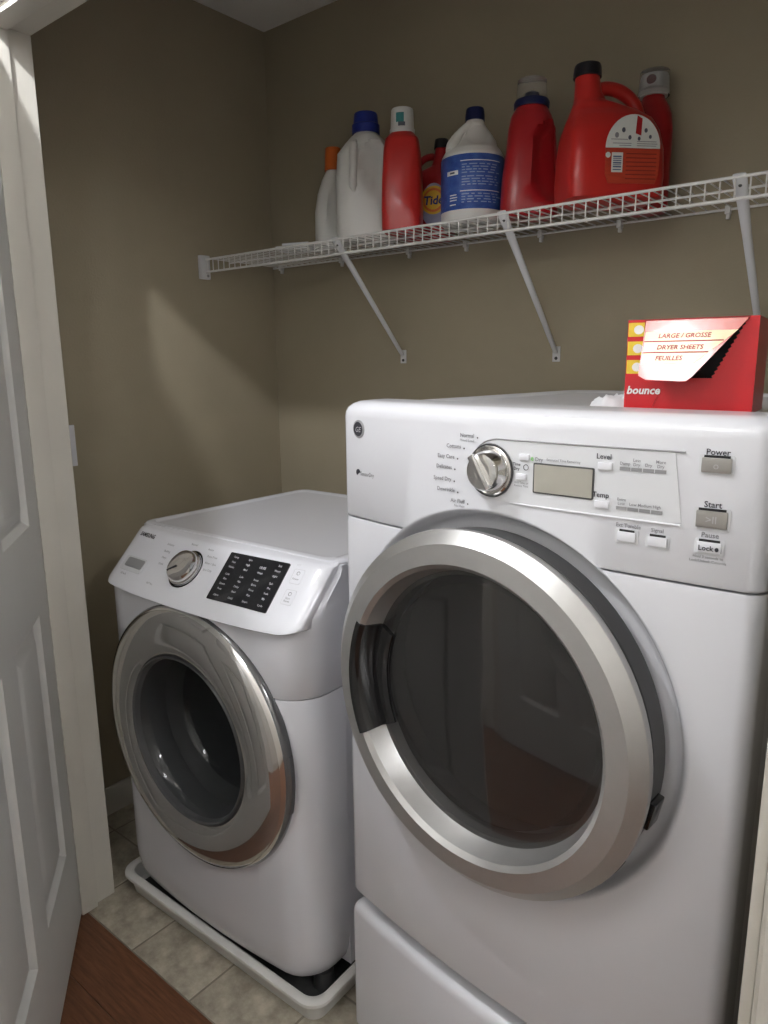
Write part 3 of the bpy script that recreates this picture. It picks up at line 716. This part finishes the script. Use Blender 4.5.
# 3 red bottle with white/clear cup cap
b = bottle('detergent_bottle', 'red detergent bottle with a printed white cup cap, beside the blue-capped white jug', .742, -.222, 30)
obj('body', loft([(0, .044, .040, 5, 0, 0), (.006, .051, .046, 5, 0, 0), (.06, .052, .047, 5, 0, 0), (.13, .050, .045, 5, 0, 0), (.20, .046, .041, 4.5, 0, 0), (.226, .042, .037, 4, 0, 0), (.236, .034, .031, 3, 0, 0), (.246, .026, .026, 2, 0, 0)], 48, [(.05, .11, .03, .07, .008, -1)]), red_pl, b)
c = obj('cap', lathe(B(), cap_prof(.029, .058, .240, .003, .010), 28), white_cap, b)
obj('cap_print', lathe(B(), [(.0298, .262), (.0296, .284)], 8, -2.0, -1.3), label_teal, c)
obj('cap_print', lathe(B(), [(.0302, .252), (.0300, .262)], 6, -1.8, -1.2), label_dark, c)
# jug with spout, shared by 4 and 7
def jug(b, k, mred, capm, kz=1.0, sx=1, kd=1.0):
    """pour jug of width .19*k: boxy body, side spout with cap, loop handle"""
    S = lambda x, y, z: (x*k*sx, y*k, z*kz)
    secs = [(0, .082, .062, 4.5, 0, 0), (.006, .093, .073, 6, 0, 0), (.05, .095, .075, 6, 0, 0), (.11, .093, .073, 5.6, 0, 0), (.15, .088, .068, 4.8, -.002, 0), (.178, .080, .058, 3.4, -.004, 0), (.195, .066, .046, 2.8, -.013, 0), (.206, .047, .036, 2.4, -.029, 0), (.216, .031, .029, 2.1, -.043, 0), (.235, .0255, .0255, 2, -.047, 0), (.268, .0225, .0225, 2, -.050, 0)]
    obj('body', loft([(z*kz, a*k, (d*kd if z < .2 else d)*k, e, ox*k*sx, oy*k) for z, a, d, e, ox, oy in secs], 56), mred, b)
    obj('handle', tube(B(), smooth_path([S(-.040, 0, .232), S(-.016, 0, .246), S(.018, 0, .240), S(.046, 0, .216), S(.060, 0, .178)]), .0125*k, 14), mred, b)
    c = obj('cap', lathe(B(), cap_prof(.0255*k, .026*kz, .266*kz, .001, .006*kz), 28), capm, b); c.location = (-.050*k*sx, 0, 0)
# 4 smaller red jug behind, with round emblem
b = bottle('detergent_jug', 'small red pour jug with a round yellow emblem, beside the bleach jug', .726, -.086, 20)
jug(b, .74, red_pl2, black_cap, .875, -1, .95)
def frontplate(bt, name, m, poly, y0, th=.0012, loc=(0, 0)):
    bm = stack(B(), [[(x+loc[0], y0, z+loc[1]) for x, z in poly], [(x+loc[0], y0-th, z+loc[1]) for x, z in poly]])
    return obj(name, bm, m, bt)
def disc(r, n=28, sx=1.0): return [(r*sx*math.cos(2*PI*i/n), r*math.sin(2*PI*i/n)) for i in range(n)]
y0 = -.0532
lp = frontplate(b, 'label', label_lilac, disc(.055, 28, .65), y0, .0008, (.030, .082))
for m, r, k in ((emb_yellow, .036, 1), (emb_orange, .030, 2), (emb_yellow, .024, 3)):
    frontplate(lp, 'emblem_ring', m, disc(r), y0-.0006*k, .0007, (.030, .094))
o = obj('lettering', text_mesh('Tide', .030, emb_blue, .03, shear=.1), None, lp); o.matrix_local = Matrix.Translation((.030, y0-.0032, .092)) @ Matrix.Rotation(PI/2, 4, 'X')
# 5 bleach
b = bottle('bleach_jug', 'round white bleach jug with a navy cap and a blue wrap-around label', .928, -.180, 32)
obj('body', loft([(0, .070, .070, 2, 0, 0), (.005, .076, .076, 2, 0, 0), (.03, .077, .077, 2, 0, 0), (.14, .077, .077, 2, 0, 0), (.158, .076, .076, 2, 0, 0), (.172, .068, .068, 2, 0, 0), (.182, .055, .056, 2, .004, 0), (.195, .048, .045, 2, .008, 0), (.215, .036, .034, 2, .006, 0), (.235, .023, .023, 2, .004, 0), (.246, .020, .020, 2, .004, 0)], 56, [(.012, .205, .03, .03, .010, -1)]), white_bot, b)
obj('handle', tube(B(), smooth_path([(-.004, -.012, .236), (-.028, -.020, .214), (-.046, -.030, .188), (-.050, -.034, .168)]), [.009, .010, .010, .010, .010, .0105, .011, .011, .012, .012, .013, .013, .014, .015, .016, .016, .016, .016, .016][:19], 12), white_bot, b)
c = obj('cap', lathe(B(), cap_prof(.0225, .028, .243, .001, .006), 28), navy_cap, b); c.location = (.004, 0, 0)
lw = obj('label', lathe(B(), [(.0772, .030), (.0779, .031), (.0779, .152), (.0772, .153)], 64), label_blue, b)
def wrap_bar(par, z0, z1, a0, a1, m, r=.0783):
    bm = stack(B(), [[(r*math.cos(a), r*math.sin(a), z0), (r*math.cos(a), r*math.sin(a), z1)] for a in [a0+(a1-a0)*i/10 for i in range(11)]], False, False, False)
    return obj('print_line', bm, m, par)
wrap_bar(lw, .1365, .1385, -1.95, -.6, print_white); wrap_bar(lw, .0695, .0713, -1.95, -.6, print_white)
wrap_bar(lw, .108, .118, -2.45, -2.02, print_white)
obj('print_line', wrap_bar(lw, .111, .115, -2.32, -2.14, label_dark, .0786).data, None, lw)
random.seed(11)
pale = mat('pale_blue_print', (.30, .38, .58), .5, var=.1)
for z in (.128, .122, .116, .110, .101, .095, .089, .083, .062, .056, .050, .044):
    a = -1.9
    while a < -.75:
        da = random.uniform(.08, .26); wrap_bar(lw, z, z+.0022, a, a+da, pale); a += da+random.uniform(.03, .10)
for z in (.062, .056, .050, .040):
    wrap_bar(lw, z, z+.0024, -2.32, -2.06+random.uniform(-.05, .03), print_white)
# 6 red bottle with navy ring and clear cup
b = bottle('detergent_bottle', 'red detergent bottle with a navy collar and clear dosing cup, right of the bleach jug', 1.084, -.178, 32)
obj('body', loft([(0, 0.058, .044, 3.5, 0, 0), (.006, 0.066, .050, 3.5, 0, 0), (.03, 0.067, .051, 3.5, 0, 0), (.09, 0.064, .049, 3.2, 0, 0), (.15, 0.058, .046, 3, .002, 0), (.195, .054, .042, 2.6, .002, 0), (.222, .046, .038, 2.3, 0, 0), (.234, .040, .035, 2, 0, 0), (.242, .034, .034, 2, 0, 0)], 56, [(.044, .120, .040, .085, .030, -1), (.044, .120, .040, .085, .022, 1)]), red_pl2, b)
obj('collar', lathe(B(), [(0, .240), (.040, .240), (.041, .250), (.038, .256), (.034, .257), (.0, .257)], 32), navy_cap, b)
obj('spout', lathe(B(), [(0, .257), (.014, .257), (.012, .270), (.004, .274), (0, .274)], 20), navy_cap, b)
obj('dosing_cup', lathe(B(), [(.0355, .256), (.033, .298), (.031, .300), (0, .301)], 32), clear_pl, b)
# 7 big red jug with back label
b = bottle('detergent_jug', 'biggest red pour jug, with loop handle and a half-round white back label', 1.284, -.200, 46)
jug(b, 1.10, red_pl, black_cap, .94, 1, .82)
y0 = -.0680
cxl, czl, rl = .022, .092, .064
top = [(rl*.92*math.cos(a), .006+rl*math.sin(a)) for a in [PI*i/20 for i in range(21)]]
lt = frontplate(b, 'label', label_white, top, y0, .0012, (cxl, czl))
bot = [(-rl*.92, .005), (-rl*.90, -.045), (-rl*.80, -.062), (rl*.80, -.062), (rl*.90, -.045), (rl*.92, .005)]
lb2 = frontplate(b, 'label', label_red, bot, y0, .0012, (cxl, czl))
bc = frontplate(lb2, 'barcode', label_white, [(-.012, -.019), (.012, -.019), (.012, .019), (-.012, .019)], y0-.0011, .0006, (cxl-.033, czl-.022))
for k, (w_, g) in enumerate(((.002, 0), (.003, .005), (.0015, .0095), (.003, .0125), (.002, .0175), (.0015, .0215), (.003, .0245))):
    z = czl-.037+g
    frontplate(bc, 'bar', mat('barcode_blue', (.10, .14, .24), .5, var=.05), [(-.009, 0), (.009, 0), (.009, w_), (-.009, w_)], y0-.0016, .0004, (cxl-.033, z))
frontplate(lb2, 'seal', label_white, disc(.0055, 14), y0-.0011, .0005, (cxl-.053, czl-.008))
frontplate(lt, 'print', red_pl2, [(0, 0), (.012, -.004), (.013, .028), (.002, .034)], y0-.0011, .0005, (cxl+.004, czl+.034))
random.seed(5)
for x, z, r in ((-.036, .030, .0055), (-.022, .040, .0050), (-.008, .026, .0045), (.026, .040, .0045), (.036, .028, .0040), (.012, .024, .004)):
    frontplate(lt, 'print', ink_grey if r > .005 else label_dark, disc(r, 9, .8), y0-.0011, .0004, (cxl+x, czl+z))
for z, x0, x1 in ((.0215, -.048, -.012), (.014, -.044, -.004), (.010, -.03, -.004), (.018, .008, .05), (.0138, .008, .052), (.0098, .008, .05)):
    frontplate(lt, 'print', ink_grey, [(x0, 0), (x1, 0), (x1, .0013), (x0, .0013)], y0-.0011, .0004, (cxl, czl+z))
for z in (-.006, -.014, -.022, -.030, -.038, -.046, -.054):
    frontplate(lb2, 'print', mat('dark_red_print', (.22, .02, .012), .5, var=.1), [(-.014, 0), (.052, 0), (.052, .0022), (-.014, .0022)], y0-.0011, .0003, (cxl, czl+z))
# 8 red bottle behind with white cap
b = bottle('detergent_bottle', 'red bottle with a white push-tap cap, standing behind the biggest red jug', 1.318, -.047, 20)
obj('body', loft([(0, .040, .033, 3, 0, 0), (.006, .044, .036, 3, 0, 0), (.10, .045, .036, 3, 0, 0), (.17, .045, .036, 2.8, 0, 0), (.205, .041, .034, 2.4, 0, 0), (.225, .034, .031, 2, 0, 0), (.240, .025, .025, 2, 0, 0), (.25, .022, .022, 2, 0, 0)], 40), red_pl2, b)
c = obj('cap', lathe(B(), [(0, .246), (.030, .246), (.030, .256), (.024, .262), (.0225, .285), (.020, .291), (0, .293)], 28), white_cap, b)
o = obj('tap_button', lathe(B(), [(0, .006), (.008, .005), (.010, 0)], 20), mat('tap_button', (.20, .06, .06), .4, var=.05), c); o.matrix_local = Matrix.Translation((-.006, -.021, .276)) @ Matrix.Rotation(PI/2, 4, 'X')
obj('clear_cup', lathe(B(), [(.0335, .247), (.032, .296), (.030, .299), (0, .3)], 28), clear_pl, b)
# small folded packet at the left end
p = thing('paper_packet', 'small folded white packet lying flat on the wire shelf, left of the orange-capped bottle', 'packet', (.330, -.205, TOP), math.radians(20))
bm = B(); box(bm, -.055, .055, -.035, .035, 0, .012, bev=.004); obj('fold', bm, sheet_mat, p)
bm = B(); box(bm, -.035, .052, -.032, .034, .012, .020, bev=.004); obj('fold', bm, sheet_mat, p)
obj('mark', boxb(.018, .038, -.02, .01, .020, .0206), ink, p)

# ------------------------------------------------------------------ carton of dryer sheets on the dryer
BX = thing('dryer_sheet_box', 'red carton of dryer sheets with a torn-open glossy front flap, on top of the dryer', 'box', (1.574, -.795, 1.3046), math.radians(6))
bw, bd, bh = .163, .115, .122
T_ = .0012
def cface(name, poly, m, y0=0.0, th=T_): return obj(name, stack(B(), [[(x, y0, z) for x, z in poly], [(x, y0+th, z) for x, z in poly]]), m, BX, smooth=0)
# front wall with a diagonal serrated tear
f_l, f_r, f_b, f_t = .023, .150, .045, bh
tear = []
NT = 13
for i in range(NT+1):
    t = i/NT; x = .150+(.113-.150)*t; z = f_t-.003+(f_b-f_t+.003)*t
    tear.append((x, z))
    if i < NT: tear.append((x-.0045, z+(f_b-f_t)/NT*.5))
front = [(0, 0), (bw, 0), (bw, bh), (.152, bh)] + tear + [(f_l, f_b), (f_l, f_t), (0, bh)]
fr = cface('front_panel', front, box_red)
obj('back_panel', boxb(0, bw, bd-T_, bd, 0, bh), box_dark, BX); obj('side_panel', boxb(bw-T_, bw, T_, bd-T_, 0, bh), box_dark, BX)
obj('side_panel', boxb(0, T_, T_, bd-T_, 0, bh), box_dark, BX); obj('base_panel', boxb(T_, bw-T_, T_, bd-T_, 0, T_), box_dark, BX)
bm = B(); stack(bm, [[(0, 0, bh), (bw, 0, bh), (bw, bd, bh-.001), (0, bd, bh-.001)], [(0, 0, bh+T_), (bw, 0, bh+T_), (bw, bd, bh), (0, bd, bh)]])
obj('top_panel', bm, box_red, BX)
obj('inside_shade', boxb(.004, bw-.004, .012, .016, .004, bh-.004), box_in, BX)  # near-black sheet stands in for the carton's shaded interior
# flap hinged along its top edge, bottom swung outwards
FT = math.radians(20)
fm = Matrix.Translation((0, -.0004, f_t-.001)) @ Matrix.Rotation(-FT, 4, 'X')
def fpl(poly, m, off, name, par=None, th=.0006):
    return obj(name, stack(B(), [[(x, -off, z-f_t) for x, z in poly], [(x, -off-th, z-f_t) for x, z in poly]]), m, par or BX, smooth=0, mtx=None if par else fm)
flap = fpl([(f_l+.001, f_t), (.150, f_t), (.148, f_t-.004), (.092, f_b-.002), (.085, f_b-.008), (f_l+.012, f_b-.006), (f_l+.001, f_b)], box_flap, 0, 'torn_flap', th=.001)
fpl([(f_l+.003, f_t-.016), (.140, f_t-.016), (.092, f_b+.016), (f_l+.003, f_b+.016)], box_cream, .001, 'printed_panel', flap, .0003)
for k in range(2):
    z = f_t-.0305-.0155*k
    xr = .140-(.140-.092)*((f_t-.016-z)/(f_t-.032-f_b))
    fpl([(f_l+.003, z), (xr, z), (xr, z+.0016), (f_l+.003, z+.0016)], print_red, .0013, 'print_line', flap, .0002)
for s, z in (('LARGE / GROSSE', f_t-.0225), ('DRYER SHEETS', f_t-.0385), ('FEUILLES', f_t-.0535)):
    o = obj('lettering', text_mesh(s, .0088, print_red, .02, 'LEFT', shear=.15), None, flap); o.matrix_local = Matrix.Translation((f_l+.020, -.0017, z-f_t)) @ Matrix.Rotation(PI/2, 4, 'X')
for k in range(3):
    z = .101-.025*k
    cface('yellow_band', [(.001, z), (f_l-.0005, z), (f_l-.0005, z+.0185), (.001, z+.0185)], box_yellow, -.0004, .0004)
    o = obj('band_mark', prism(B(), disc(.006, 16, 1.1), 0, .0003), print_white, BX); o.matrix_local = Matrix.Translation((.015, -.0005, z+.009)) @ Matrix.Rotation(PI/2, 4, 'X')
o = obj('lettering', text_mesh('bounce', .015, print_white, .03, 'LEFT', shear=.2), None, BX); o.matrix_local = Matrix.Translation((.003, -.0010, .028)) @ Matrix.Rotation(PI/2, 4, 'X')
cr = obj('crease', boxb(-.0004, .0004, -.0006, 0, 0, .034), box_dark, BX); cr.matrix_local = Matrix.Translation((.036, 0, 0)) @ Matrix.Rotation(math.radians(24), 4, 'Y')
# crumpled sheet behind the box
def crumple(bm, sx, sy, h, nx=14, ny=10, seed=1):
    rnd = random.Random(seed); g = []
    for j in range(ny+1):
        row = []
        for i in range(nx+1):
            a, c = i/nx*2-1, j/ny*2-1; e = max(0, 1-(abs(a)**3+abs(c)**3))
            row.append(bm.verts.new((a*sx+rnd.uniform(-.003, .003), c*sy+rnd.uniform(-.003, .003), h*e**.5*(.7+.5*rnd.random())+.0008)))
        g.append(row)
    for j in range(ny):
        for i in range(nx): bm.faces.new((g[j][i], g[j][i+1], g[j+1][i+1], g[j+1][i]))
    return bm
cs = obj('dryer_sheet', crumple(B(), .045, .03, .020), sheet_mat, smooth=60)
cs.location = (1.520, -.670, 1.299); cs.rotation_euler = (0, 0, .5)
tag(cs, 'crumpled white dryer sheet lying on the dryer top behind the red box', 'dryer sheet')
